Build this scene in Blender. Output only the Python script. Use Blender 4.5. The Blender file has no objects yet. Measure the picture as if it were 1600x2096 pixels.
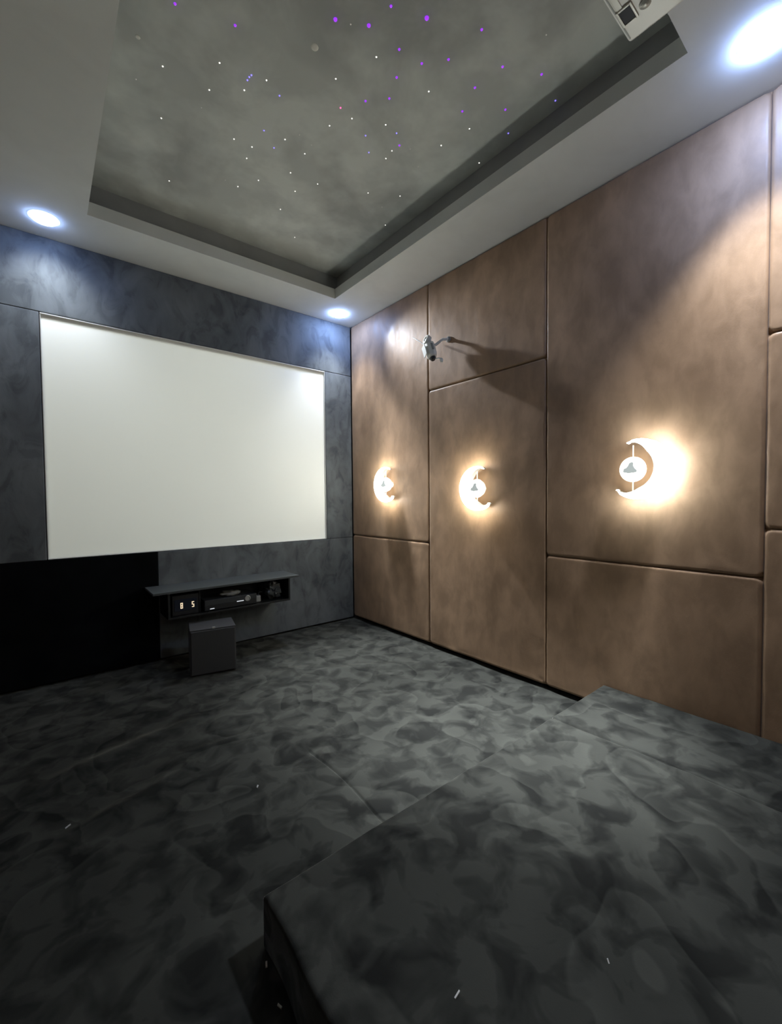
import bpy, bmesh, math, random
from mathutils import Vector, Matrix, noise
random.seed(7)
C = bpy.context.scene.collection
SC = bpy.context.scene
PI = math.pi
H = 3.262          # soffit height
XL, YB = -3.02, -4.75
HP = 0.166         # platform height

# ------------------------------------------------------------------ camera
CAM = Vector((-2.7002, -3.9985, 1.35))
r = Vector((0.7747, -0.6323, -0.0089)); u = Vector((0.0265, 0.0184, 0.9995)); f = Vector((0.6318, 0.7745, -0.0311))
f.normalize(); r = (r - f * r.dot(f)).normalized(); u = r.cross(f)
cd = bpy.data.cameras.new('camera'); cam = bpy.data.objects.new('camera', cd); C.objects.link(cam)
cd.sensor_fit = 'HORIZONTAL'; cd.sensor_width = 36; cd.lens = 870.44 / 1600 * 36; cd.clip_start = 0.02
m = Matrix((r, u, -f)).transposed().to_4x4(); m.translation = CAM; cam.matrix_world = m
SC.camera = cam
SC.view_settings.view_transform = 'Standard'; SC.view_settings.look = 'None'
SC.view_settings.exposure = 0.0; SC.view_settings.gamma = 1; SC.view_settings.use_curve_mapping = False
SC.cycles.use_denoising = True
SC.cycles.max_bounces = 10; SC.cycles.diffuse_bounces = 6
SC.cycles.sample_clamp_indirect = 6
w = bpy.data.worlds.new('world'); SC.world = w; w.use_nodes = True
w.node_tree.nodes['Background'].inputs[0].default_value = (0, 0, 0, 1)

# ------------------------------------------------------------------ materials
def nmat(name):
    m = bpy.data.materials.new(name); m.use_nodes = True
    nt = m.node_tree; return m, nt, nt.nodes['Principled BSDF']
def N(nt, t, **kw):
    n = nt.nodes.new(t)
    for k, v in kw.items():
        if k in n.inputs: n.inputs[k].default_value = v
        else: setattr(n, k, v)
    return n
def plain(name, col, rough=.5, metal=0, spec=.5, emit=None, es=0):
    m, nt, b = nmat(name)
    b.inputs['Base Color'].default_value = (*col, 1); b.inputs['Roughness'].default_value = rough
    b.inputs['Metallic'].default_value = metal; b.inputs['Specular IOR Level'].default_value = spec
    if emit: b.inputs['Emission Color'].default_value = (*emit, 1); b.inputs['Emission Strength'].default_value = es
    return m
def ramp(nt, src, stops):
    cr = nt.nodes.new('ShaderNodeValToRGB'); e = cr.color_ramp.elements
    while len(e) < len(stops): e.new(.5)
    for i, (p, c) in enumerate(stops):
        e[i].position = p; e[i].color = (*c, 1) if isinstance(c, tuple) else (c, c, c, 1)
    nt.links.new(src, cr.inputs[0]); return cr
def mixrgb(nt, fac, a, b, mode='MIX'):
    x = nt.nodes.new('ShaderNodeMix'); x.data_type = 'RGBA'; x.blend_type = mode
    if isinstance(fac, float): x.inputs[0].default_value = fac
    else: nt.links.new(fac, x.inputs[0])
    for i, v in ((6, a), (7, b)):
        if isinstance(v, tuple): x.inputs[i].default_value = (*v, 1)
        else: nt.links.new(v, x.inputs[i])
    return x.outputs[2]
def velvet(name, dark, light, s1, s2, lo=.42, hi=.58, sheen=.3, sheen_col=(1, 1, 1), rough=.85, bump=.15, stretch=(1, 1, 1), dist=.5, fine=260, spec=.2):
    """pile fabric: brushed patches of nap at two sizes, plus a fine pile bump"""
    m, nt, b = nmat(name); L = nt.links.new
    tc = N(nt, 'ShaderNodeTexCoord'); mp = N(nt, 'ShaderNodeMapping'); mp.inputs['Scale'].default_value = stretch
    geo = N(nt, 'ShaderNodeNewGeometry'); L(geo.outputs['Position'], mp.inputs['Vector'])
    n1 = N(nt, 'ShaderNodeTexNoise', Scale=s1, Detail=3.0, Roughness=.5, Distortion=dist)
    n2 = N(nt, 'ShaderNodeTexNoise', Scale=s2, Detail=4.0, Roughness=.6, Distortion=dist * .8)
    L(mp.outputs[0], n1.inputs['Vector']); L(mp.outputs[0], n2.inputs['Vector'])
    r1 = ramp(nt, n1.outputs[0], [(lo, 0.0), (hi, 1.0)]); r2 = ramp(nt, n2.outputs[0], [(lo - .02, 0.0), (lo + .09, .55), (hi + .06, 1.0)])
    mid = mixrgb(nt, .5, r1.outputs[0], r2.outputs[0])
    col = mixrgb(nt, mid, dark, light)
    L(col, b.inputs['Base Color'])
    b.inputs['Roughness'].default_value = rough; b.inputs['Specular IOR Level'].default_value = spec
    b.inputs['Sheen Weight'].default_value = sheen; b.inputs['Sheen Roughness'].default_value = .35
    b.inputs['Sheen Tint'].default_value = (*sheen_col, 1)
    sw = N(nt, 'ShaderNodeMath', operation='MULTIPLY_ADD'); sw.inputs[1].default_value = sheen * 1.0; sw.inputs[2].default_value = sheen * .35
    L(mid, sw.inputs[0]); L(sw.outputs[0], b.inputs['Sheen Weight'])
    n3 = N(nt, 'ShaderNodeTexNoise', Scale=fine, Detail=2.0); L(mp.outputs[0], n3.inputs['Vector'])
    bp = N(nt, 'ShaderNodeBump', Strength=bump, Distance=.003); L(n3.outputs[0], bp.inputs['Height'])
    bp2 = N(nt, 'ShaderNodeBump', Strength=bump * .7, Distance=.012); L(mid, bp2.inputs['Height']); L(bp.outputs[0], bp2.inputs['Normal'])
    L(bp2.outputs[0], b.inputs['Normal'])
    return m

M = {}
def carpet(name):
    """crushed velvet pile: brush strokes that fade on one side and break off sharply on the other, with smaller dark presses"""
    m, nt, b = nmat(name); L = nt.links.new
    geo = N(nt, 'ShaderNodeNewGeometry')
    nb = N(nt, 'ShaderNodeTexNoise', Scale=1.8, Detail=2.5, Roughness=.5, Distortion=.35); L(geo.outputs['Position'], nb.inputs['Vector'])
    mu = N(nt, 'ShaderNodeMath', operation='MULTIPLY'); mu.inputs[1].default_value = 6.0; L(nb.outputs[0], mu.inputs[0])
    fr = N(nt, 'ShaderNodeMath', operation='FRACT'); L(mu.outputs[0], fr.inputs[0])
    rb = ramp(nt, fr.outputs[0], [(0.0, .15), (.75, .70), (.93, 1.0), (.99, .15)])
    ns = N(nt, 'ShaderNodeTexNoise', Scale=7.4, Detail=3.0, Roughness=.5, Distortion=.5); L(geo.outputs['Position'], ns.inputs['Vector'])
    rs = ramp(nt, ns.outputs[0], [(.38, 0.0), (.45, .35), (.52, .62), (.56, 1.0)])
    mid = mixrgb(nt, .58, rb.outputs[0], rs.outputs[0])
    L(mixrgb(nt, mid, (.0115, .012, .0112), (.054, .056, .049)), b.inputs['Base Color'])
    b.inputs['Roughness'].default_value = .9; b.inputs['Specular IOR Level'].default_value = .05
    b.inputs['Sheen Roughness'].default_value = .26; b.inputs['Sheen Tint'].default_value = (.96, .98, .89, 1)
    sw = N(nt, 'ShaderNodeMath', operation='MULTIPLY_ADD'); sw.inputs[1].default_value = .75; sw.inputs[2].default_value = .25
    L(mid, sw.inputs[0]); L(sw.outputs[0], b.inputs['Sheen Weight'])
    n3 = N(nt, 'ShaderNodeTexNoise', Scale=240.0, Detail=2.0); L(geo.outputs['Position'], n3.inputs['Vector'])
    bp = N(nt, 'ShaderNodeBump', Strength=.15, Distance=.003); L(n3.outputs[0], bp.inputs['Height'])
    bq = N(nt, 'ShaderNodeBump', Strength=.10, Distance=.008); L(ns.outputs[0], bq.inputs['Height']); L(bp.outputs[0], bq.inputs['Normal'])
    L(bq.outputs[0], b.inputs['Normal'])
    return m
M['carpet'] = carpet('carpet_velvet')
M['star_cloth'] = velvet('star_ceiling_velvet', (.44, .465, .45), (.73, .77, .735), 1.1, 2.6, .44, .55, sheen=.10, bump=.04, dist=.25)
M['soffit_cloth'] = velvet('soffit_velvet', (.73, .76, .745), (.82, .855, .835), 1.0, 2.6, .40, .62, sheen=.12, bump=.05)
M['cove'] = velvet('shaded_cove_velvet', (.34, .355, .36), (.40, .415, .42), 2, 5, sheen=.05, bump=.05)  # darker than the soffit cloth: shade of the recess put into the colour
M['slate'] = velvet('slate_velvet', (.080, .089, .095), (.205, .226, .234), 1.8, 7.0, .40, .66, sheen=.16, sheen_col=(.85, .93, 1), stretch=(1, 1, .6), dist=1.2)
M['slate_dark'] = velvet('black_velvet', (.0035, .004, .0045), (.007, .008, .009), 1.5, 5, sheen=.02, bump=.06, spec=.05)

def leather(name):
    m, nt, b = nmat(name); L = nt.links.new
    geo = N(nt, 'ShaderNodeNewGeometry')
    mp = N(nt, 'ShaderNodeMapping'); mp.inputs['Scale'].default_value = (1, 1, .55); L(geo.outputs['Position'], mp.inputs['Vector'])
    n1 = N(nt, 'ShaderNodeTexNoise', Scale=2.2, Detail=3.0, Roughness=.5, Distortion=.15); L(mp.outputs[0], n1.inputs['Vector'])
    n2 = N(nt, 'ShaderNodeTexNoise', Scale=9.0, Detail=4.0, Roughness=.6, Distortion=.3); L(mp.outputs[0], n2.inputs['Vector'])
    r1 = ramp(nt, n1.outputs[0], [(.36, (.315, .200, .117)), (.64, (.435, .282, .170))])
    r2 = ramp(nt, n2.outputs[0], [(.38, .84), (.62, 1.06)])
    L(mixrgb(nt, 1.0, r1.outputs[0], r2.outputs[0], 'MULTIPLY'), b.inputs['Base Color'])
    rr = ramp(nt, n2.outputs[0], [(.35, .40), (.65, .58)]); L(rr.outputs[0], b.inputs['Roughness'])
    b.inputs['Specular IOR Level'].default_value = .35
    b.inputs['Sheen Weight'].default_value = .12; b.inputs['Sheen Roughness'].default_value = .4
    n3 = N(nt, 'ShaderNodeTexNoise', Scale=8.0, Detail=5.0, Roughness=.5, Distortion=.5); L(mp.outputs[0], n3.inputs['Vector'])
    bp = N(nt, 'ShaderNodeBump', Strength=.12, Distance=.02); L(n3.outputs[0], bp.inputs['Height'])
    n4 = N(nt, 'ShaderNodeTexNoise', Scale=180.0, Detail=2.0); L(geo.outputs['Position'], n4.inputs['Vector'])
    bq = N(nt, 'ShaderNodeBump', Strength=.08, Distance=.003); L(n4.outputs[0], bq.inputs['Height']); L(bp.outputs[0], bq.inputs['Normal'])
    L(bq.outputs[0], b.inputs['Normal'])
    return m
M['leather'] = leather('brown_leather')
M['backing'] = plain('wall_backing', (.02, .018, .016), .9)
M['brown_wall'] = plain('brown_wall', (.13, .085, .055), .7)
M['screen'] = plain('matte_white_screen', (.84, .85, .81), .9, spec=.1)
M['white_frame'] = plain('white_frame', (.78, .78, .74), .5)
M['white_plastic'] = plain('white_plastic', (.84, .85, .79), .28)
M['cream_plastic'] = plain('cream_plastic', (.82, .83, .79), .35)
M['grey_plastic'] = plain('grey_plastic', (.28, .30, .30), .4)
M['navy_glass'] = plain('dark_window', (.02, .025, .04), .5, spec=.2)
M['chrome'] = plain('chrome', (.8, .8, .8), .15, 1)
M['black_board'] = plain('charcoal_laminate', (.075, .083, .083), .45)
M['black_inner'] = plain('black_laminate', (.010, .011, .011), .5)
M['black_plastic'] = plain('black_plastic', (.020, .020, .021), .35)
M['decoder'] = plain('decoder_plastic', (.045, .048, .050), .3)
M['box_grey'] = plain('dark_grey_vinyl', (.060, .060, .060), .55)
M['paper'] = plain('crumpled_paper', (.42, .41, .37), .8)
M['silver'] = plain('silver_grey', (.45, .46, .44), .35, .3)
M['bag'] = plain('dark_plastic_bag', (.075, .08, .078), .3)
M['scrap'] = plain('white_scrap', (.8, .8, .76), .6)
M['pale_spot'] = plain('pale_spot', (.93, .93, .85), .8)
M['digit'] = plain('lit_digit', (.1, .08, .05), .5, emit=(1, .80, .55), es=1.0)
M['digit_led'] = plain('device_led', (.1, .1, .1), .5, emit=(.9, .95, 1), es=.8)
M['bezel'] = plain('white_bezel', (.8, .8, .8), .35)
M['lens_glow'] = plain('downlight_lens', (.8, .8, .8), .4, emit=(.48, .58, 1.0), es=60)
for k_, e_ in ((1, 22), (2, 46), (3, 50)): M['crescent_glow%d' % k_] = plain('crescent_diffuser', (.9, .88, .8), .4, emit=(.95, 1.0, .90), es=e_)
for k_, e_, c_ in ((1, 36, (1.0, .98, .88)), (2, 42, (1.0, .98, .88)), (3, 40, (.88, .96, 1.0))): M['crescent_body%d' % k_] = plain('crescent_acrylic', (.9, .88, .8), .4, emit=c_, es=e_)
M['globe_glow'] = plain('globe_acrylic', (.9, .88, .8), .4, emit=(1.0, .98, .90), es=4.5)
M['white_metal'] = plain('white_enamel', (.75, .74, .70), .4)
M['rod'] = plain('rod_added_glow', (.9, .88, .75), .25, emit=(1, .97, .82), es=1.4)  # rods and mount are no lamps; glow added for light caught from crescents
M['core'] = plain('grey_core_added_glow', (.30, .33, .31), .2, emit=(.40, .44, .43), es=.9)  # glow added so the unlit ornament shows grey against the globe
M['star_white'] = plain('star_white', (.5, .5, .5), .5, emit=(1.0, .96, .86), es=2.2)
M['star_dim'] = plain('star_dim', (.5, .5, .5), .5, emit=(1.0, .96, .86), es=.35)
M['star_blue'] = plain('star_blue', (.3, .3, .5), .5, emit=(.22, .17, 1.0), es=1.8)
M['star_purple'] = plain('star_purple', (.4, .1, .5), .5, emit=(.30, .03, 1.0), es=1.25)
M['star_red'] = plain('star_red', (.5, .1, .2), .5, emit=(1.0, .10, .35), es=2.0)

# ------------------------------------------------------------------ mesh helpers
class MB:
    def __init__(s): s.v = []; s.f = []
    def add(s, vs, fs, M=None):
        o = len(s.v)
        s.v += [tuple(M @ Vector(p)) if M else tuple(p) for p in vs]; s.f += [tuple(i + o for i in q) for q in fs]; return s
    def box(s, x0, x1, y0, y1, z0, z1, M=None):
        return s.add([(x0,y0,z0),(x1,y0,z0),(x1,y1,z0),(x0,y1,z0),(x0,y0,z1),(x1,y0,z1),(x1,y1,z1),(x0,y1,z1)],
                     [(0,3,2,1),(4,5,6,7),(0,1,5,4),(1,2,6,5),(2,3,7,6),(3,0,4,7)], M)
    def lathe(s, prof, n=32, M=None, close=True):
        """profile of (radius, height) turned about local Z"""
        vs = []; fs = []
        for rr, z in prof:
            for i in range(n):
                a = 2 * PI * i / n; vs.append((rr * math.cos(a), rr * math.sin(a), z))
        for k in range(len(prof) - 1):
            for i in range(n):
                j = (i + 1) % n; fs.append((k*n+i, k*n+j, (k+1)*n+j, (k+1)*n+i))
        if close:
            fs.append(tuple(range(n))[::-1]); b = (len(prof)-1)*n; fs.append(tuple(b+i for i in range(n)))
        return s.add(vs, fs, M)
    def prism(s, pts, z0, z1, M=None):
        n = len(pts); vs = [(x, y, z0) for x, y in pts] + [(x, y, z1) for x, y in pts]
        fs = [tuple(range(n))[::-1], tuple(range(n, 2*n))] + [(i, (i+1) % n, n+(i+1) % n, n+i) for i in range(n)]
        return s.add(vs, fs, M)
    def tube(s, pts, rad, n=10):
        pts = [Vector(p) for p in pts]; vs = []; fs = []
        for i, p in enumerate(pts):
            t = (pts[min(i+1, len(pts)-1)] - pts[max(i-1, 0)]).normalized()
            a = t.cross(Vector((0, 0, 1)) if abs(t.z) < .9 else Vector((1, 0, 0))).normalized(); b = t.cross(a)
            for k in range(n):
                q = 2*PI*k/n; vs.append(p + a*math.cos(q)*rad + b*math.sin(q)*rad)
        for i in range(len(pts)-1):
            for k in range(n):
                j = (k+1) % n; fs.append((i*n+k, i*n+j, (i+1)*n+j, (i+1)*n+k))
        fs.append(tuple(range(n))[::-1]); fs.append(tuple((len(pts)-1)*n+k for k in range(n)))
        return s.add(vs, fs)
    def build(s, name, mat, parent=None, loc=(0, 0, 0), rot=(0, 0, 0), smooth=False, bevel=0, seg=3):
        me = bpy.data.meshes.new(name); me.from_pydata(s.v, [], s.f); me.update()
        bm = bmesh.new(); bm.from_mesh(me); bmesh.ops.recalc_face_normals(bm, faces=bm.faces); bm.to_mesh(me); bm.free()
        o = bpy.data.objects.new(name, me); C.objects.link(o); me.materials.append(mat)
        o.location = loc; o.rotation_euler = rot
        if parent: o.parent = parent
        if bevel:
            b = o.modifiers.new('bevel', 'BEVEL'); b.width = bevel; b.segments = seg; b.limit_method = 'ANGLE'; b.angle_limit = .6
            b.harden_normals = False
        if smooth or bevel: me.polygons.foreach_set('use_smooth', [True] * len(me.polygons))
        if smooth and not bevel:
            e = o.modifiers.new('edges', 'EDGE_SPLIT'); e.split_angle = .9
        if bevel:
            e = o.modifiers.new('edges', 'WEIGHTED_NORMAL')
        return o
def tag(o, label, cat, group=None, kind=None):
    o['label'] = label; o['category'] = cat
    if group: o['group'] = group
    if kind: o['kind'] = kind
    return o
def thing(name, loc, label, cat, group=None, rot=(0, 0, 0)):
    o = bpy.data.objects.new(name, None); C.objects.link(o); o.location = loc; o.rotation_euler = rot; o.empty_display_size = .1
    return tag(o, label, cat, group)
def struct(o, label=None):
    o['kind'] = 'structure'
    if label: o['label'] = label
    return o

# ------------------------------------------------------------------ room shell
def fbm(x, y, s, o=0.0): return noise.fractal(Vector((x*s + o, y*s - o, .37 + o)), 1.0, 2.0, 3)
def carpet_h(x, y):
    """small sags and folds of loosely laid carpet"""
    h = .0045 * fbm(x, y, 2.6) + .0035 * fbm(x, y, 6.5, 3.1)
    # long soft folds
    for (ax, ay, bx, by, wd, am) in ((-2.9,-1.45,-1.7,-1.15,.05,.011), (-2.75,-1.9,-2.0,-1.65,.05,.013), (-2.35,-1.55,-1.45,-1.75,.05,.010),
                                     (-1.5,-.5,-.6,-.75,.05,.009), (-1.1,-1.0,-.3,-1.5,.045,.009), (-.9,-1.3,-.25,-2.2,.05,.009), (-1.6,-.9,-1.0,-.95,.05,.008)):
        dx, dy = bx-ax, by-ay; L2 = dx*dx + dy*dy; t = max(0, min(1, ((x-ax)*dx + (y-ay)*dy) / L2))
        wob = .05 * noise.noise(Vector((x*3, y*3, ax)))
        d = abs(((x-ax)*dy - (y-ay)*dx) / math.sqrt(L2) + wob) if 0 < t < 1 else 9
        h += 1.6 * am * math.exp(-(d/wd)**2) * math.sin(PI*t)
    return h
def seam(d, wd=.007, dep=.008): return -dep * math.exp(-(d/wd)**2)
def grid_floor():
    xs = [XL + i * .022 for i in range(int((.06 - XL) / .022) + 1)] + [.06]
    xs += [-1.62 + k*.004 for k in range(-4, 5)]; xs = sorted(set(round(v, 4) for v in xs))
    ys = [YB + i * .025 for i in range(int((.04 - YB) / .025) + 1)] + [.04]
    mb = MB(); nx = len(xs)
    for y in ys:
        for x in xs:
            h = carpet_h(x, y) if (y > -3.2 or x < -2.1) else 0
            if y < -1.95: h += seam(x + 1.62 + .01*math.sin(y*9))
            mb.v.append((x, y, h - .004))
    for j in range(len(ys)-1):
        for i in range(nx-1): mb.f.append((j*nx+i, j*nx+i+1, (j+1)*nx+i+1, (j+1)*nx+i))
    return mb
struct(grid_floor().build('floor', M['carpet'], smooth=True), 'dark grey crushed velvet carpet with loose folds')
sub = MB().box(XL, .06, YB, .04, -.12, -.03); struct(sub.build('floor', M['backing']))

struct(MB().box(.071, .19, YB, .17, -.12, 3.8).build('wall_right', M['backing']))
struct(MB().box(XL-.12, .071, .051, .17, -.12, 3.8).build('wall_front', M['backing']))
struct(MB().box(XL-.12, XL, YB-.12, .051, -.12, 3.8).build('wall_left', M['brown_wall']))
struct(MB().box(XL, .19, YB-.12, YB, -.12, 3.8).build('wall_back', M['brown_wall']))

# dropped ceiling border with its recess, cove with painted-in shade and the star panel above
RX0, RX1, RY0, RY1 = -2.425, -.497, -3.35, -.483
ZF, ZS, CV = 3.353, 3.504, .06
def ring(x0, x1, y0, y1, a0, a1, b0, b1, z0, z1):
    mb = MB()
    mb.box(x0, x1, b1, y1, z0, z1); mb.box(x0, x1, y0, b0, z0, z1); mb.box(x0, a0, b0, b1, z0, z1); mb.box(a1, x1, b0, b1, z0, z1)
    return mb
struct(ring(XL, .071, YB, .051, RX0, RX1, RY0, RY1, H, ZF).build('ceiling', M['soffit_cloth']), 'grey fabric ceiling border around the star panel')
struct(ring(XL, .071, YB, .051, RX0-CV, RX1+CV, RY0-CV, RY1+CV, ZF, ZS).build('trim_1', M['cove']), 'stepped cove with its shade painted in, between border and star panel')
struct(MB().box(XL, .071, YB, .051, ZS, ZS+.1).build('ceiling', M['star_cloth']), 'grey velvet star ceiling in the recess')

# ------------------------------------------------------------------ padded leather panels on the right wall
def padded(y0, y1, z0, z1, T=.05, rad=.016, rc=.03, puff=.0):
    """face bulges toward -x; origin at the panel's lower front corner on the wall"""
    W, Hh = y1 - y0, z1 - z0; g = .0006
    def axis(L):
        pts = []; k = 0
        e = [0, .001, .003, .006, .010, .015, .021, .028, .036, .046, .06]
        mid = int((L - .12) / .035)
        pts = e + [.06 + (L-.12) * i / mid for i in range(1, mid)] + [L - t for t in reversed(e)]
        return pts
    U, V = axis(W - 2*g), axis(Hh - 2*g); mb = MB(); nu = len(U); WW, HH = W - 2*g, Hh - 2*g
    for b in V:
        for a in U:
            px, pz = abs(a - WW/2) - (WW/2 - rc), abs(b - HH/2) - (HH/2 - rc)
            sd = rc - (math.hypot(max(px, 0), max(pz, 0)) + min(max(px, pz), 0))
            rr = rad * (1 + .22 * noise.noise(Vector((a*5 + y0*7, b*5, z0*3))))
            d = max(0, min(1, sd / rr)); dep = T - rr * (1 - math.sqrt(max(0, 1 - (1-d)**2)))
            if sd < 0: dep = max(.004, T - rad*1.0 + sd*.6)
            wr = .0022 * noise.fractal(Vector((a*3.1 + y0, b*2.3 + z0, 1.7)), 1.0, 2.0, 3) * min(1, max(0, sd)/.05)
            pk = .0022 * noise.noise(Vector((a*16 + y0*9, b*16 + z0*5, 4.2))) * max(0, 1 - abs(sd - .03)/.05)
            mb.v.append((-(dep + wr + pk), g + a, g + b))
    for j in range(len(V)-1):
        for i in range(nu-1): mb.f.append((j*nu+i, j*nu+i+1, (j+1)*nu+i+1, (j+1)*nu+i))
    bd = [i for i in range(nu)] + [j*nu+nu-1 for j in range(1, len(V))] + [(len(V)-1)*nu+i for i in range(nu-2, -1, -1)] + [j*nu for j in range(len(V)-2, 0, -1)]
    o = len(mb.v); mb.v += [(0, mb.v[i][1], mb.v[i][2]) for i in bd]; n = len(bd)
    mb.f += [(bd[k], bd[(k+1) % n], o+(k+1) % n, o+k) for k in range(n)]; mb.f.append(tuple(o+k for k in range(n)))
    ob = mb.build('padded_wall_panel', M['leather'], loc=(.05, y0, z0), smooth=True)
    return ob
c0, c1, c2, c3 = -.004, -1.234, -2.390, -3.546
PG = 'padded brown leather panels on the right wall'
for (y0, y1, z0, z1, lab) in (
    (c1, c0, .946, H, 'tall padded brown leather panel beside the corner, under the corner downlight'),
    (c1, c0, .028, .946, 'short padded brown leather panel at the floor in the corner beside the screen wall'),
    (c2, c1, 2.313, H, 'upper padded brown leather panel carrying the small white wall device'),
    (c2, c1, .028, 2.313, 'tall padded brown leather panel with the middle moon lamp, down to the floor'),
    (c3, c2, .947, H, 'largest padded brown leather panel, carrying the moon lamp that opens leftward'),
    (c3, c2, .028, .947, 'short padded brown leather panel above the platform, below the largest moon lamp'),
    (-4.70, c3, 2.124, H, 'upper padded brown leather panel at the right edge, beside the ceiling'),
    (-4.70, c3, 1.187, 2.124, 'middle-height padded brown leather panel at the right edge'),
    (-4.70, c3, .028, 1.187, 'lower padded brown leather panel with rounded corner at the right edge')):
    tag(padded(y0, y1, z0, z1), lab, 'wall panel', PG, 'thing')

# ------------------------------------------------------------------ velvet panels of the screen wall
def flat_panel(x0, x1, z0, z1, mat, lab, T=.03):
    mb = MB().box(.001, x1-x0-.001, 0, T, .001, z1-z0-.001)
    return tag(mb.build('velvet_wall_panel', mat, loc=(x0, 0, z0), bevel=.006), lab, 'wall panel', 'velvet panels around the screen', 'thing')
SX0, SX1, SZ0, SZ1 = -2.687, -.338, .925, 2.716
flat_panel(XL, -.0005, SZ1+.004, H, M['slate'], 'long slate velvet panel across the wall above the screen')
flat_panel(XL, SX0-.004, SZ0-.004, SZ1+.004, M['slate'], 'narrow slate velvet panel beside the screen, under the corner downlight far from the leather wall')
flat_panel(SX1+.004, -.0005, SZ0-.004, SZ1+.004, M['slate'], 'narrow slate velvet panel between the screen and the brown leather wall')
flat_panel(-1.970, -.0005, .012, SZ0-.004, M['slate'], 'grey velvet panel below the screen, behind the floating shelf')
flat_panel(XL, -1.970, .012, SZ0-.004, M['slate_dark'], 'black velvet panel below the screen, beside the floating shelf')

# screen
scr = thing('projection_screen', (SX0, .012, SZ0), 'large plain white projection screen set in the dark velvet wall', 'projection screen')
W, Hh = SX1 - SX0, SZ1 - SZ0
MB().box(.004, W-.004, .004, .017, .004, Hh-.004).build('screen_surface', M['screen'], scr)
fr = MB()
fr.box(0, W, -.013, .010, Hh-.006, Hh); fr.box(0, W, -.010, .010, 0, .003); fr.box(0, .003, -.010, .010, 0, Hh); fr.box(W-.003, W, -.010, .010, 0, Hh)
fr.build('screen_frame', M['white_frame'], scr)

# ------------------------------------------------------------------ platform
def platform():
    x0, x1, y0, y1 = -2.215, -.006, YB + .002, -2.785
    rad = .018
    xs = [x0, x0+.002, x0+.006, x0+.011, x0+.018] + [x0 + .03 + i*.022 for i in range(int((x1-x0-.04)/.022))] + [-.594 + k*.004 for k in range(-4, 5)] + [x1]
    xs = sorted(set(round(v, 4) for v in xs if v <= x1))
    ys = [y1, y1-.002, y1-.006, y1-.011, y1-.018] + [y1 - .03 - i*.025 for i in range(int((y1-y0-.04)/.025))] + [y0]
    mb = MB(); nx = len(xs)
    def edge_dx(y): return .016*noise.noise(Vector((y*4, 1.3, 2))) - .022*(1-math.exp((y-y1)*3))
    def drop(d): d = min(d, rad)/rad; return rad*(1 - math.sqrt(max(0, 1-(1-d)**2)))
    for y in ys:
        for x in xs:
            k = (1 - (x-x0)/(x1-x0))**6
            h = HP - max(drop(x-x0), drop(y1-y)) + .6*carpet_h(x*1.1+5, y*1.1) * min(1, (x-x0)/.1) + (seam(x+.594-.01*math.sin(y*5)) if y > -4.2 else 0)
            mb.v.append((x + edge_dx(y)*k, y, h))
    ny = len(ys)
    for j in range(ny-1):
        for i in range(nx-1): mb.f.append((j*nx+i, j*nx+i+1, (j+1)*nx+i+1, (j+1)*nx+i))
    # skirts
    o = len(mb.v); fr_ = [i for i in range(nx)]; mb.v += [(mb.v[i][0], mb.v[i][1], .0) for i in fr_]
    mb.f += [(i, i+1, o+i+1, o+i) for i in range(nx-1)]
    o2 = len(mb.v); lf = [j*nx for j in range(ny)]; mb.v += [(mb.v[i][0] + .004*math.sin(mb.v[i][1]*17), mb.v[i][1], .0) for i in lf]
    mb.f += [(lf[j], lf[j+1], o2+j+1, o2+j) for j in range(ny-1)]
    return mb
tag(platform().build('carpeted_platform', M['carpet'], smooth=True), 'low seating platform covered in dark grey crushed velvet carpet', 'platform')

# ------------------------------------------------------------------ downlights
def downlight(x, y, label, es, beams, col=(.92, .96, 1.0)):
    t = thing('downlight', (x, y, H), label, 'ceiling light', 'recessed ceiling downlights')
    MB().lathe([(.074, -.0004), (.076, -.0016), (.088, -.0012), (.093, -.0003)], 40).build('bezel', M['bezel'], t, smooth=True)
    dome = [(.073, -.001)] + [(.073*math.cos(a), -.005 - .021*math.sin(a)) for a in [k*PI/2/8 for k in range(8)]] + [(.002, -.026)]  # dome bulged and tinted blue to throw a bloom-like glow on the ceiling
    MB().lathe(dome, 40).build('lens', plain('downlight_lens', (.8, .8, .8), .4, emit=(.36, .52, 1.0), es=es), t, smooth=True)
    for nm, pw, sz, bl, tl in beams:
        l = bpy.data.lights.new(nm, 'SPOT'); l.energy = pw; l.spot_size = math.radians(sz); l.spot_blend = bl; l.color = col; l.shadow_soft_size = .025 if nm == 'spill' else .10
        lo = bpy.data.objects.new(nm, l); C.objects.link(lo); lo.parent = t; lo.location = (0, 0, -.055)
        lo.rotation_euler = (math.radians(tl[0]), math.radians(tl[1]), 0)
    return t
downlight(-2.648, -.262, 'bright bluish white downlight above the far left end of the screen', 50, (('beam', 25, 105, .9, (30, 0)),))
downlight(-.292, -.222, 'bright bluish white downlight in the corner where screen wall meets leather wall', 140, (('beam', 66, 88, .95, (0, 0)), ('spill', 125, 72, 1.0, (-60, 5)), ('down', 860, 48, 1.0, (-23, 6))))
downlight(-.322, -3.575, 'bright bluish white downlight nearest the white projector, above the platform', 215, (('beam', 135, 84, .5, (0, 4)), ('down', 1150, 36, 1.0, (15, 8))))

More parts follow.
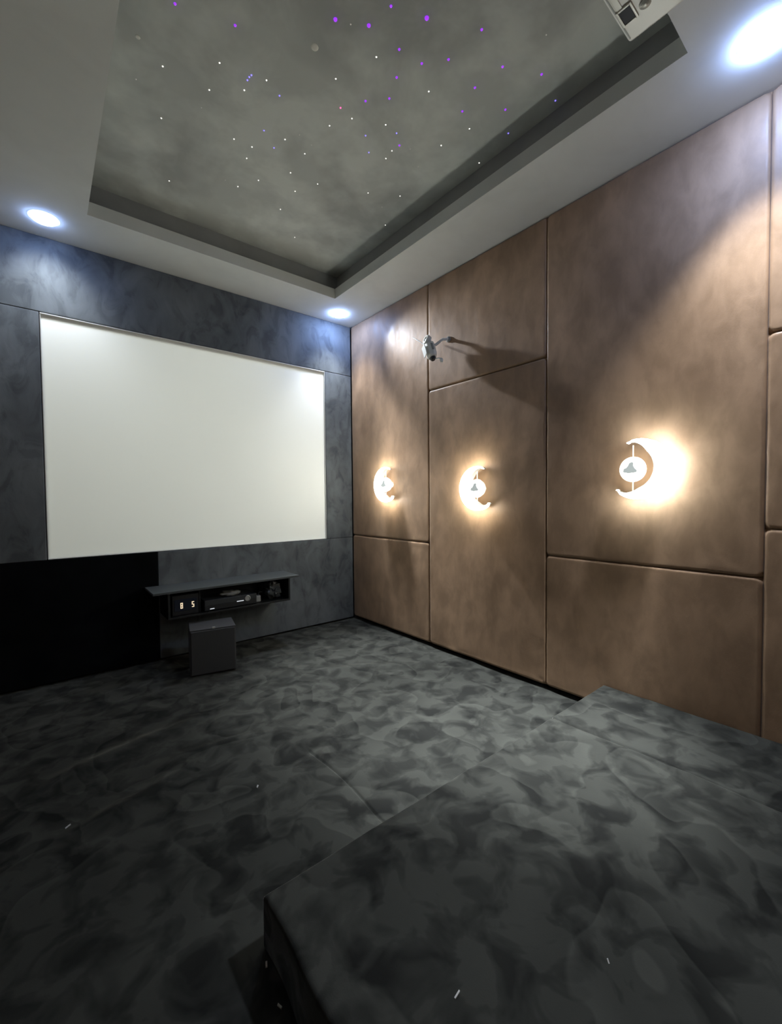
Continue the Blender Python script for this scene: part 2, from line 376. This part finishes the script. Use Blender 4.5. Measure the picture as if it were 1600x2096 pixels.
# ------------------------------------------------------------------ moon wall lamps
def moon(y, z, flip, label, ball_dy, glow, R=.172):
    """crescent opens towards -y when flip = 1 (rightwards in the room), towards +y when flip = -1"""
    t = thing('moon_wall_lamp', (0, y, z), label, 'wall lamp', 'crescent moon lamps on the leather wall')
    # local 2D (a towards the opening, b up) -> (x, -flip*a, b)
    tilt = math.radians(12); gap = math.radians(57); ir, io = R*.74, R*.285
    pts_o, pts_i = [], []; n = 48
    for k in range(n+1):
        s = k/n; ang = gap + (2*PI - 2*gap)*s
        dx, dy = math.cos(ang), math.sin(ang)
        bq = -2*io*dx; cq = io*io - ir*ir
        disc = bq*bq - 4*cq; ri = (-bq + math.sqrt(disc))/2 if disc > 0 else R*.8
        ri = min(ri, R*.80)
        e = min(s, 1-s)*n
        if e < 9: ri = ri + (R*.97-ri)*(1-e/9)**1.3
        c, s_ = math.cos(tilt), math.sin(tilt)
        for lst, q in ((pts_o, R if e > 2 else R - (2-e)*.006), (pts_i, ri)):
            a, b = q*dx, q*dy; lst.append((a*c - b*s_, a*s_ + b*c))
    n1 = len(pts_o)
    def crescent(xa, xb, o_, i_, name, mat, **kw):
        mb = MB()
        for xf in (xa, xb):
            for lst in (o_, i_): mb.v += [(xf, -flip*a, b) for a, b in lst]
        A, B, Cc, D = 0, n1, 2*n1, 3*n1
        for k in range(n1-1):
            mb.f.extend([(A+k, A+k+1, B+k+1, B+k), (Cc+k, Cc+k+1, D+k+1, D+k), (A+k, A+k+1, Cc+k+1, Cc+k), (B+k, B+k+1, D+k+1, D+k)])
        for k in (0, n1-1): mb.f.append((A+k, B+k, D+k, Cc+k))
        return mb.build(name, mat, t, **kw)
    mid_o = [(.80*a + .20*c_, .80*b + .20*d_) for (a, b), (c_, d_) in zip(pts_o, pts_i)]
    body = crescent(-.0840, -.042, mid_o, pts_i, 'crescent', M['white_metal'])
    rim = crescent(-.0845, -.056, pts_o, mid_o, 'light_rim', M['crescent_body%d' % glow]); rim.parent = body
    mo = [(.94*a + .06*c_, .94*b + .06*d_) for (a, b), (c_, d_) in zip(pts_o, pts_i)]
    mi = [(.94*a + .06*c_, .94*b + .06*d_) for (a, b), (c_, d_) in zip(pts_i, pts_o)]
    diff = crescent(-.0858, -.0848, mo, mi, 'diffuser', M['crescent_glow%d' % glow]); diff.parent = body
    ba = ball_dy
    RY = Matrix.Rotation(-PI/2, 4, 'Y')                       # local z -> -x
    g = MB().lathe([(.026, .0), (.026, .046), (.060, .048), (.062, .056), (.020, .057), (.020, .0565)], 28, Matrix.Translation((0, -flip*ba, 0)) @ RY)
    g.build('wall_mount', M['rod'], t, smooth=True)
    gl = [(.030, .058)] + [(.074*math.cos(a), .080 + .024*math.sin(a)) for a in [-PI/2 + .35 + k*(PI - .45)/14 for k in range(15)]]
    gl = [(.030, .058)] + [(max(.004, q*.97), z_) for q, z_ in gl[1:]]
    globe = MB().lathe(gl, 40, Matrix.Translation((0, -flip*ba, 0)) @ RY).build('globe', M['globe_glow'], t, smooth=True)
    # small irregular grey ornament in the middle of the globe
    pts = [(-.046,-.018),(-.040,.004),(-.028,.006),(-.018,.018),(-.010,.036),(.006,.042),(.016,.034),(.012,.022),(.020,.006),(.036,-.012),(.030,-.022),(-.014,-.026),(-.030,-.022)]
    MB().prism([(p*.95, q*.95) for p, q in pts], 0, .006, Matrix.Translation((-.1025, -flip*ba, .002)) @ Matrix(((0,0,-1,0),(-1,0,0,0),(0,1,0,0),(0,0,0,1)))).build('ornament', M['core'], t, bevel=.002, seg=2)
    zt = math.sqrt(max(0, (ir*1.0)**2 - (ba-io)**2))
    for sg in (1, -1):
        MB().tube([(-.076, -flip*ba, sg*.06), (-.076, -flip*ba, sg*(zt+.012))], .0032).build('hanging_rod', M['rod'], t, smooth=True)
    return t
moon(-.692, 1.49, 1, 'lit crescent moon wall lamp nearest the screen wall', .015, 1)
moon(-1.845, 1.425, 1, 'lit crescent moon wall lamp in the middle of the three', .004, 2)
moon(-3.010, 1.506, -1, 'lit crescent moon wall lamp facing the opposite way, above the platform', .028, 3)

# ------------------------------------------------------------------ white device on the leather wall
dev = thing('wall_device', (0, -1.385, 2.635), 'small white wall-mounted device with thin antenna, high on the leather wall', 'wall device')
base = MB().lathe([(.017, 0), (.017, .008), (.012, .012)], 24, Matrix.Translation((0, -.07, .045)) @ Matrix.Rotation(-PI/2, 4, 'Y'))
base.build('mounting_base', M['grey_plastic'], dev, smooth=True)
MB().tube([(-.008, -.07, .045), (-.05, -.06, .04), (-.082, -.02, .01)], .009).build('bracket_arm', M['cream_plastic'], dev, smooth=True)
ax = Vector((-.10, -.40, -.91)).normalized()      # body axis, pointing down and away from the corner
q = Vector((0, 0, 1)).rotation_difference(ax).to_matrix().to_4x4()
bm_ = Matrix.Translation((-.095, .012, -.005)) @ q
body = MB().lathe([(.020, -.040), (.034, -.036), (.037, -.02), (.037, .045), (.031, .062), (.018, .066)], 8, bm_)
body.build('body', M['white_plastic'], dev, bevel=.004, seg=2)
q2 = Vector((0, 0, 1)).rotation_difference(Vector((-.75, .25, .35)).normalized()).to_matrix().to_4x4()
lm = Matrix.Translation((-.105, .030, .050)) @ q2
MB().lathe([(.016, -.02), (.030, -.014), (.031, .010), (.027, .016), (.017, .017), (.016, .008), (.004, .006)], 28, lm).build('lens_ring', M['white_plastic'], dev, smooth=True)
MB().lathe([(.0155, .007), (.010, .013), (.003, .015)], 20, lm).build('lens', M['grey_plastic'], dev, smooth=True)
MB().box(-.047, -.041, -.026, .022, -.028, .046, bm_).build('side_flap', M['white_plastic'], dev, bevel=.002, seg=2)
MB().box(-.007, .007, .034, .041, -.012, .034, bm_).build('slot', M['grey_plastic'], dev, bevel=.002, seg=2)
MB().lathe([(.017, .062), (.020, .074), (.013, .084)], 16, bm_).build('end_socket', M['black_plastic'], dev, smooth=True)
MB().lathe([(.007, .0), (.012, .012), (.006, .026)], 14, Matrix.Translation((-.070, -.060, -.078)) @ q).build('cable_tip', M['white_plastic'], dev, smooth=True)
MB().tube([(-.098, -.018, -.068), (-.085, -.04, -.075), (-.071, -.058, -.076)], .004).build('cable', M['white_plastic'], dev, smooth=True)
MB().tube([(-.10, .045, .02), (-.085, .12, .075), (-.07, .19, .12)], .0026).build('antenna', M['grey_plastic'], dev, smooth=True)

dev.scale = (1.12, 1.40, 1.40)

# ------------------------------------------------------------------ projector
PX, PY, PZ = -1.256, -3.418, 2.75         # far right lower corner
pr = thing('projector', (PX - .21, PY - .15, H), 'white ceiling projector hanging from a pole above the platform', 'projector')
L0 = Matrix.Translation((-(PX-.21), -(PY-.15), -H))
def P(mb): mb.v = [tuple(L0 @ Vector(v)) for v in mb.v]; return mb
P(MB().box(PX-.42, PX, PY-.30, PY, PZ, PZ+.10)).build('body', M['cream_plastic'], pr, bevel=.011, seg=5)
P(MB().box(PX-.405, PX-.018, PY-.0105, PY-.0075, PZ-.0012, PZ+.004)).build('front_seam', M['grey_plastic'], pr)
P(MB().box(PX-.30, PX-.072, PY-.030, PY-.014, PZ-.002, PZ+.004)).build('front_rim', M['white_plastic'], pr, bevel=.0015, seg=2)
wn = P(MB().box(PX-.118, PX-.072, PY-.046, PY-.016, PZ-.0035, PZ+.004)).build('lens_window', M['navy_glass'], pr, bevel=.0015, seg=2)
wf = MB()
for (a, b_, c_, d_) in ((-.124,-.066,-.052,-.046),(-.124,-.066,-.016,-.010),(-.072,-.066,-.046,-.016),(-.124,-.118,-.046,-.016)): wf.box(PX+a, PX+b_, PY+c_, PY+d_, PZ-.0045, PZ+.003)
P(wf).build('window_surround', M['white_plastic'], pr, bevel=.001, seg=2)
dial = MB()
for k in range(3): dial.lathe([(.015 - k*.004, 0), (.015 - k*.004, .003 + k*.0015), (.013 - k*.004, .004 + k*.0015)], 24, Matrix.Translation((PX-.085, PY-.075, PZ)) @ Matrix.Rotation(PI, 4, 'X'))
P(dial).build('focus_dial', M['silver'], pr, smooth=True)
P(MB().lathe([(.036, 0), (.036, .018), (.030, .022), (.028, .014)], 32, Matrix.Translation((PX-.29, PY-.002, PZ+.05)) @ Matrix.Rotation(-PI/2, 4, 'X'))).build('lens', M['navy_glass'], pr, smooth=True)
gr = MB()
for k in range(7): gr.box(PX-.002, PX+.002, PY-.24, PY-.08, PZ+.025+k*.009, PZ+.029+k*.009)
P(gr).build('side_vent', M['grey_plastic'], pr)
for (dx, dy) in ((-.36, -.05), (-.06, -.26), (-.36, -.26)):
    P(MB().lathe([(.010, 0), (.010, .006), (.008, .008)], 18, Matrix.Translation((PX+dx, PY+dy, PZ)) @ Matrix.Rotation(PI, 4, 'X'))).build('foot', M['grey_plastic'], pr, smooth=True)
P(MB().lathe([(.020, PZ+.098), (.020, H-.006)], 20, Matrix.Translation((PX-.21, PY-.15, 0)))).build('mount_pole', M['white_plastic'], pr, smooth=True)
P(MB().lathe([(.065, H-.010), (.065, H), ], 28, Matrix.Translation((PX-.21, PY-.15, 0)))).build('mount_plate', M['white_plastic'], pr, smooth=True)

# projector assumed on: beam added to brighten the screen, lens-shifted to fill it
LX, LY, LZ = PX - .29, PY + .025, PZ + .05
pl = bpy.data.lights.new('assumed_projector_beam', 'SPOT'); pl.energy = 200; pl.spot_size = math.radians(120); pl.spot_blend = 0; pl.shadow_soft_size = .004
pl.use_nodes = True; nt = pl.node_tree; em = nt.nodes['Emission']; em.inputs['Color'].default_value = (.96, 1.0, .90, 1)
tc = nt.nodes.new('ShaderNodeTexCoord'); sp = nt.nodes.new('ShaderNodeSeparateXYZ'); nt.links.new(tc.outputs['Normal'], sp.inputs[0])
def mth(op, a, b=0.0, c=0.0):
    n = nt.nodes.new('ShaderNodeMath'); n.operation = op
    for k, v in enumerate((a, b, c)):
        if isinstance(v, (int, float)): n.inputs[k].default_value = v
        else: nt.links.new(v, n.inputs[k])
    return n.outputs[0]
dist = -LY; zz = mth('ABSOLUTE', sp.outputs[2])
def window(comp, lo, hi):
    v = mth('MULTIPLY', mth('DIVIDE', comp, zz), dist); e = .02
    a = mth('MULTIPLY_ADD', v, 1/e, -lo/e); b = mth('MULTIPLY_ADD', v, -1/e, hi/e)
    a = nt.nodes[-1] and mth('MINIMUM', mth('MAXIMUM', a, 0.0), 1.0); b = mth('MINIMUM', mth('MAXIMUM', b, 0.0), 1.0)
    return mth('MULTIPLY', a, b)
mask = mth('MULTIPLY', window(sp.outputs[0], SX0 + .006 - LX, SX1 - .006 - LX), window(sp.outputs[1], SZ0 + .006 - LZ, SZ1 - .02 - LZ))
nt.links.new(mask, em.inputs['Strength'])
plo = bpy.data.objects.new('assumed_projector_beam', pl); C.objects.link(plo); plo.location = (LX, LY, LZ); plo.rotation_euler = (PI/2, 0, 0)

# ------------------------------------------------------------------ floating shelf and what is in it
YS = -.001
sh = thing('floating_shelf', (-1.45, YS, .41), 'dark floating media shelf on the wall below the screen', 'shelf')
def S(x0, x1, y0, y1, z0, z1): return MB().box(x0+1.45, x1+1.45, y0-YS, y1-YS, z0-.41, z1-.41)
S(-2.072, -.845, -.338, YS, .618, .636).build('top_board', M['black_board'], sh, bevel=.002, seg=2)
S(-1.962, -.92, -.30, YS, .402, .418).build('bottom_board', M['black_inner'], sh, bevel=.002, seg=2)
S(-1.962, -1.946, -.30, YS, .418, .618).build('side_board', M['black_inner'], sh)
S(-.936, -.92, -.30, YS, .418, .618).build('side_board', M['black_inner'], sh)
S(-1.715, -1.703, -.24, YS, .418, .618).build('divider', M['black_inner'], sh)
S(-1.946, -.936, -.012, YS, .418, .618).build('back_board', M['black_inner'], sh)

st = thing('digital_unit', (-1.825, -.15, .419), 'black boxy unit with two glowing digits on the shelf', 'electronic device')
MB().box(-.10, .10, -.115, .115, 0, .165).build('case', M['black_plastic'], st, bevel=.004)
MB().box(-.085, .085, -.118, -.112, .035, .13).build('display', M['navy_glass'], st, bevel=.002)
SEG = {'8': 'abcdefg', '5': 'acdfg'}
def digit(ch, cx, cz, w_=.018, h_=.046):
    mb = MB(); t_ = .0055; hw, hh = w_/2, h_/2; g = .001
    R_ = {'a': (-hw, hw, hh-t_, hh), 'd': (-hw, hw, -hh, -hh+t_), 'g': (-hw, hw, -t_/2, t_/2), 'f': (-hw, -hw+t_, g, hh), 'e': (-hw, -hw+t_, -hh, -g), 'b': (hw-t_, hw, g, hh), 'c': (hw-t_, hw, -hh, -g)}
    for s_ in SEG[ch]:
        a, b_, c_, d_ = R_[s_]; mb.box(cx+a, cx+b_, -.1205, -.117, cz+c_, cz+d_)
    return mb.build('digit', M['digit'], st)
digit('8', -.031, .079); digit('5', .055, .079)
dc = thing('set_top_box', (-1.462, -.17, .419), 'dark flat set-top box on the shelf', 'set-top box')
MB().box(-.222, .222, -.115, .11, .006, .094).build('case', M['decoder'], dc, bevel=.004)
MB().box(-.215, .215, -.1175, -.114, .012, .050).build('front_strip', M['black_plastic'], dc, bevel=.001, seg=1)
MB().lathe([(.026, 0), (.026, .006), (.021, .008), (.020, .003)], 26, Matrix.Translation((.14, -.115, .062)) @ Matrix.Rotation(PI/2, 4, 'X')).build('dial', M['silver'], dc, smooth=True)
MB().box(.045, .105, -.1195, -.1165, .044, .050).build('indicator_light', M['digit_led'], dc)
MB().box(-.18, -.145, -.1195, -.1165, .016, .022).build('indicator_light', M['digit_led'], dc)
for (a, b_) in ((-.19, -.10), (.10, .19)):
    MB().box(a, a+.02, -.09, .09, 0, .006).box(b_-.02, b_, -.09, .09, 0, .006).build('foot', M['black_plastic'], dc)
def crumple(name, sx, sy, sz, mat, loc, seed, label, cat, n=14, rough=.5):
    mb = MB(); rng = Vector((seed, seed*1.7, seed*.3)); nu = n*2
    for j in range(n+1):
        th = PI*j/n
        for i in range(nu):
            ph = 2*PI*i/nu; d = Vector((math.sin(th)*math.cos(ph), math.sin(th)*math.sin(ph), math.cos(th)))
            k = 1 + rough*noise.noise(d*2.2 + rng) + rough*.5*noise.noise(d*5 + rng)
            mb.v.append((d.x*sx*k, d.y*sy*k, max(0, sz + d.z*sz*k)))
    for j in range(n):
        for i in range(nu):
            q_ = (i+1) % nu; mb.f.append((j*nu+i, j*nu+q_, (j+1)*nu+q_, (j+1)*nu+i))
    return tag(mb.build(name, mat, loc=loc), label, cat)
crumple('crumpled_paper', .085, .07, .018, M['paper'], (-1.44, -.20, .514), 3.3, 'crumpled pale paper lying on top of the set-top box', 'paper')
crumple('plastic_bag', .07, .06, .075, M['bag'], (-1.05, -.20, .419), 8.1, 'dark grey plastic bag bunched in the end of the shelf nearest the leather wall', 'bag')
pg = thing('power_adapter', (-1.205, -.22, .419), 'small silver grey plug adapter beside the set-top box', 'adapter')
MB().box(-.022, .022, -.025, .025, 0, .060).build('case', M['silver'], pg, bevel=.008)
MB().tube([(0, 0, .058), (.02, .01, .085), (.07, .05, .07), (.10, .1, .02)], .004).build('cable', M['black_plastic'], pg, smooth=True)

# ------------------------------------------------------------------ box on the floor
bx = thing('speaker_box', (-1.868, -.545, 0), 'dark grey boxy speaker cabinet on the floor in front of the wall', 'speaker', rot=(0, 0, -math.atan2(.067, .325)))
MB().box(0, .332, 0, .26, .003, .358).build('cabinet', M['box_grey'], bx, bevel=.005)
MB().box(.008, .324, -.006, .001, .012, .345).build('front_grille', M['box_grey'], bx, bevel=.003)
MB().box(.16, .182, .0, .012, .352, .366).build('badge', M['silver'], bx, bevel=.002)

# ------------------------------------------------------------------ scraps on the carpet
def scrap(x, y, z, L_, w_, rot, lab):
    mb = MB().box(-L_*.32, L_*.32, -w_*.32, w_*.32, 0, .003)
    mb.v = [(a, b_, c_ + .004*math.sin(a/L_*3)) for a, b_, c_ in mb.v]
    tag(mb.build('paper_scrap', M['scrap'], loc=(x, y, z), rot=(0, 0, rot)), lab, 'scrap', 'white scraps on the carpet')
scrap(-2.658, -1.812, .004, .028, .010, .2, 'slim white scrap lying alone on the far left floor')
scrap(-1.958, -2.079, .004, .012, .010, .6, 'tiny white speck on the floor in front of the platform edge')
scrap(-2.236, -2.84, .003, .016, .008, 1.2, 'white scrap on the floor by the platform corner')
scrap(-2.250, -2.96, .003, .018, .008, 2.2, 'white scrap at the foot of the platform side, nearest the viewer')
scrap(-1.969, -3.335, HP+.001, .026, .006, .0, 'thin white scrap lying on the platform, nearer its open side')
scrap(-1.619, -3.531, HP+.001, .012, .005, 1.0, 'tiny pale speck on top of the platform, toward the leather wall')

# ------------------------------------------------------------------ star points
stars = []
def ray(px, py):
    d = f + r*((px-800)/870.44) - u*((py-1048)/870.44); t_ = (ZS - CAM.z)/d.z; return CAM + d*t_
left = [(488,362,'w'),(798,343,'w'),(742,491,'w'),(933,492,'w'),(1054,438,'w'),(950,437,'b'),(960,420,'b'),(972,410,'b'),(1125,522,'b'),(699,588,'d'),(480,645,'w'),
 (1040,712,'b'),(877,759,'w'),(975,802,'w'),(946,864,'w'),(1095,807,'b'),(1155,761,'w'),(1234,736,'d'),(1300,792,'d'),(1263,839,'w'),(523,987,'w'),(829,983,'d'),
 (898,1018,'w'),(1010,984,'w'),(1185,943,'w'),(1210,1044,'w'),(1333,1004,'w'),(1130,1142,'w'),(1208,1295,'w'),(1432,430,'w'),(1458,588,'r'),(1520,647,'w'),
 (1398,686,'w'),(342,433,'d'),(555,20,'p'),(883,138,'p'),(1430,105,'P1')]
right = [(400,33,'p'),(279,138,'P2'),(595,97,'P3'),(895,161,'p'),(1247,190,'d'),(445,269,'p'),(320,311,'w'),(568,346,'p'),(714,324,'p'),(1009,364,'p'),(1222,405,'p'),
 (431,422,'p'),(858,478,'p'),(606,499,'w'),(391,537,'p'),(261,551,'p'),(789,607,'p'),(1024,598,'p'),(1297,549,'b'),(371,681,'w'),(430,727,'b'),(261,740,'b'),
 (828,703,'w'),(1040,727,'b'),(446,793,'p'),(405,823,'w'),(279,832,'b'),(504,813,'d'),(674,794,'w'),(372,865,'w'),(881,889,'w'),(548,910,'d'),(275,1053,'w'),
 (449,1070,'w'),(351,1130,'d'),(369,1228,'w'),(180,133,'d')]
KINDS = {'w': ('star_white', .0056, 'tiny white pinpoint star light in the grey recessed ceiling', 'white star points in the ceiling'),
 'd': ('star_dim', .0048, 'faint pale pinpoint star light in the grey recessed ceiling', 'faint star points in the ceiling'),
 'b': ('star_blue', .0066, 'small violet blue star light in the grey recessed ceiling', 'violet blue star points in the ceiling'),
 'p': ('star_purple', .0090, 'small bright purple star light in the grey recessed ceiling', 'purple star points in the ceiling'),
 'r': ('star_red', .0070, 'the only pinkish red star light in the grey ceiling', 'coloured star points in the ceiling'),
 'P1': ('star_purple', .0135, 'big purple star light, leftmost of the three biggest purple ones', 'big purple star points in the ceiling'),
 'P2': ('star_purple', .0130, 'big purple star light, in the middle of the three biggest purple ones', 'big purple star points in the ceiling'),
 'P3': ('star_purple', .0150, 'biggest purple star light, the one nearest the projector among the big ones', 'big purple star points in the ceiling')}
PROTO = {}
for (cx, cy, k) in [(150 + a*.375, b_*.375, c_) for a, b_, c_ in left] + [(650 + a*.375, b_*.375, c_) for a, b_, c_ in right]:
    mt, rd, lab, grp = KINDS[k]; p = ray(cx, cy)
    if k not in PROTO:
        rd *= .62
        o = MB().lathe([(rd, 0), (rd*.94, -rd*.35), (rd*.7, -rd*.7), (rd*.3, -rd*.95)], 14).build('star_light', M[mt], loc=p, smooth=True)
        PROTO[k] = o
    else:
        o = PROTO[k].copy(); C.objects.link(o); o.location = p
    tag(o, lab, 'star light', grp)
for (cx, cy, rd, lab) in ((644, 97, .018, 'pale round patch stuck to the star ceiling among the purple lights'), (282, 76, .011, 'small dull pale dot near the left edge of the star ceiling')):
    o = MB().lathe([(rd, 0), (rd*.9, -.002), (rd*.5, -.003)], 16).build('ceiling_patch', M['pale_spot'], loc=ray(cx, cy), smooth=True); tag(o, lab, 'patch')
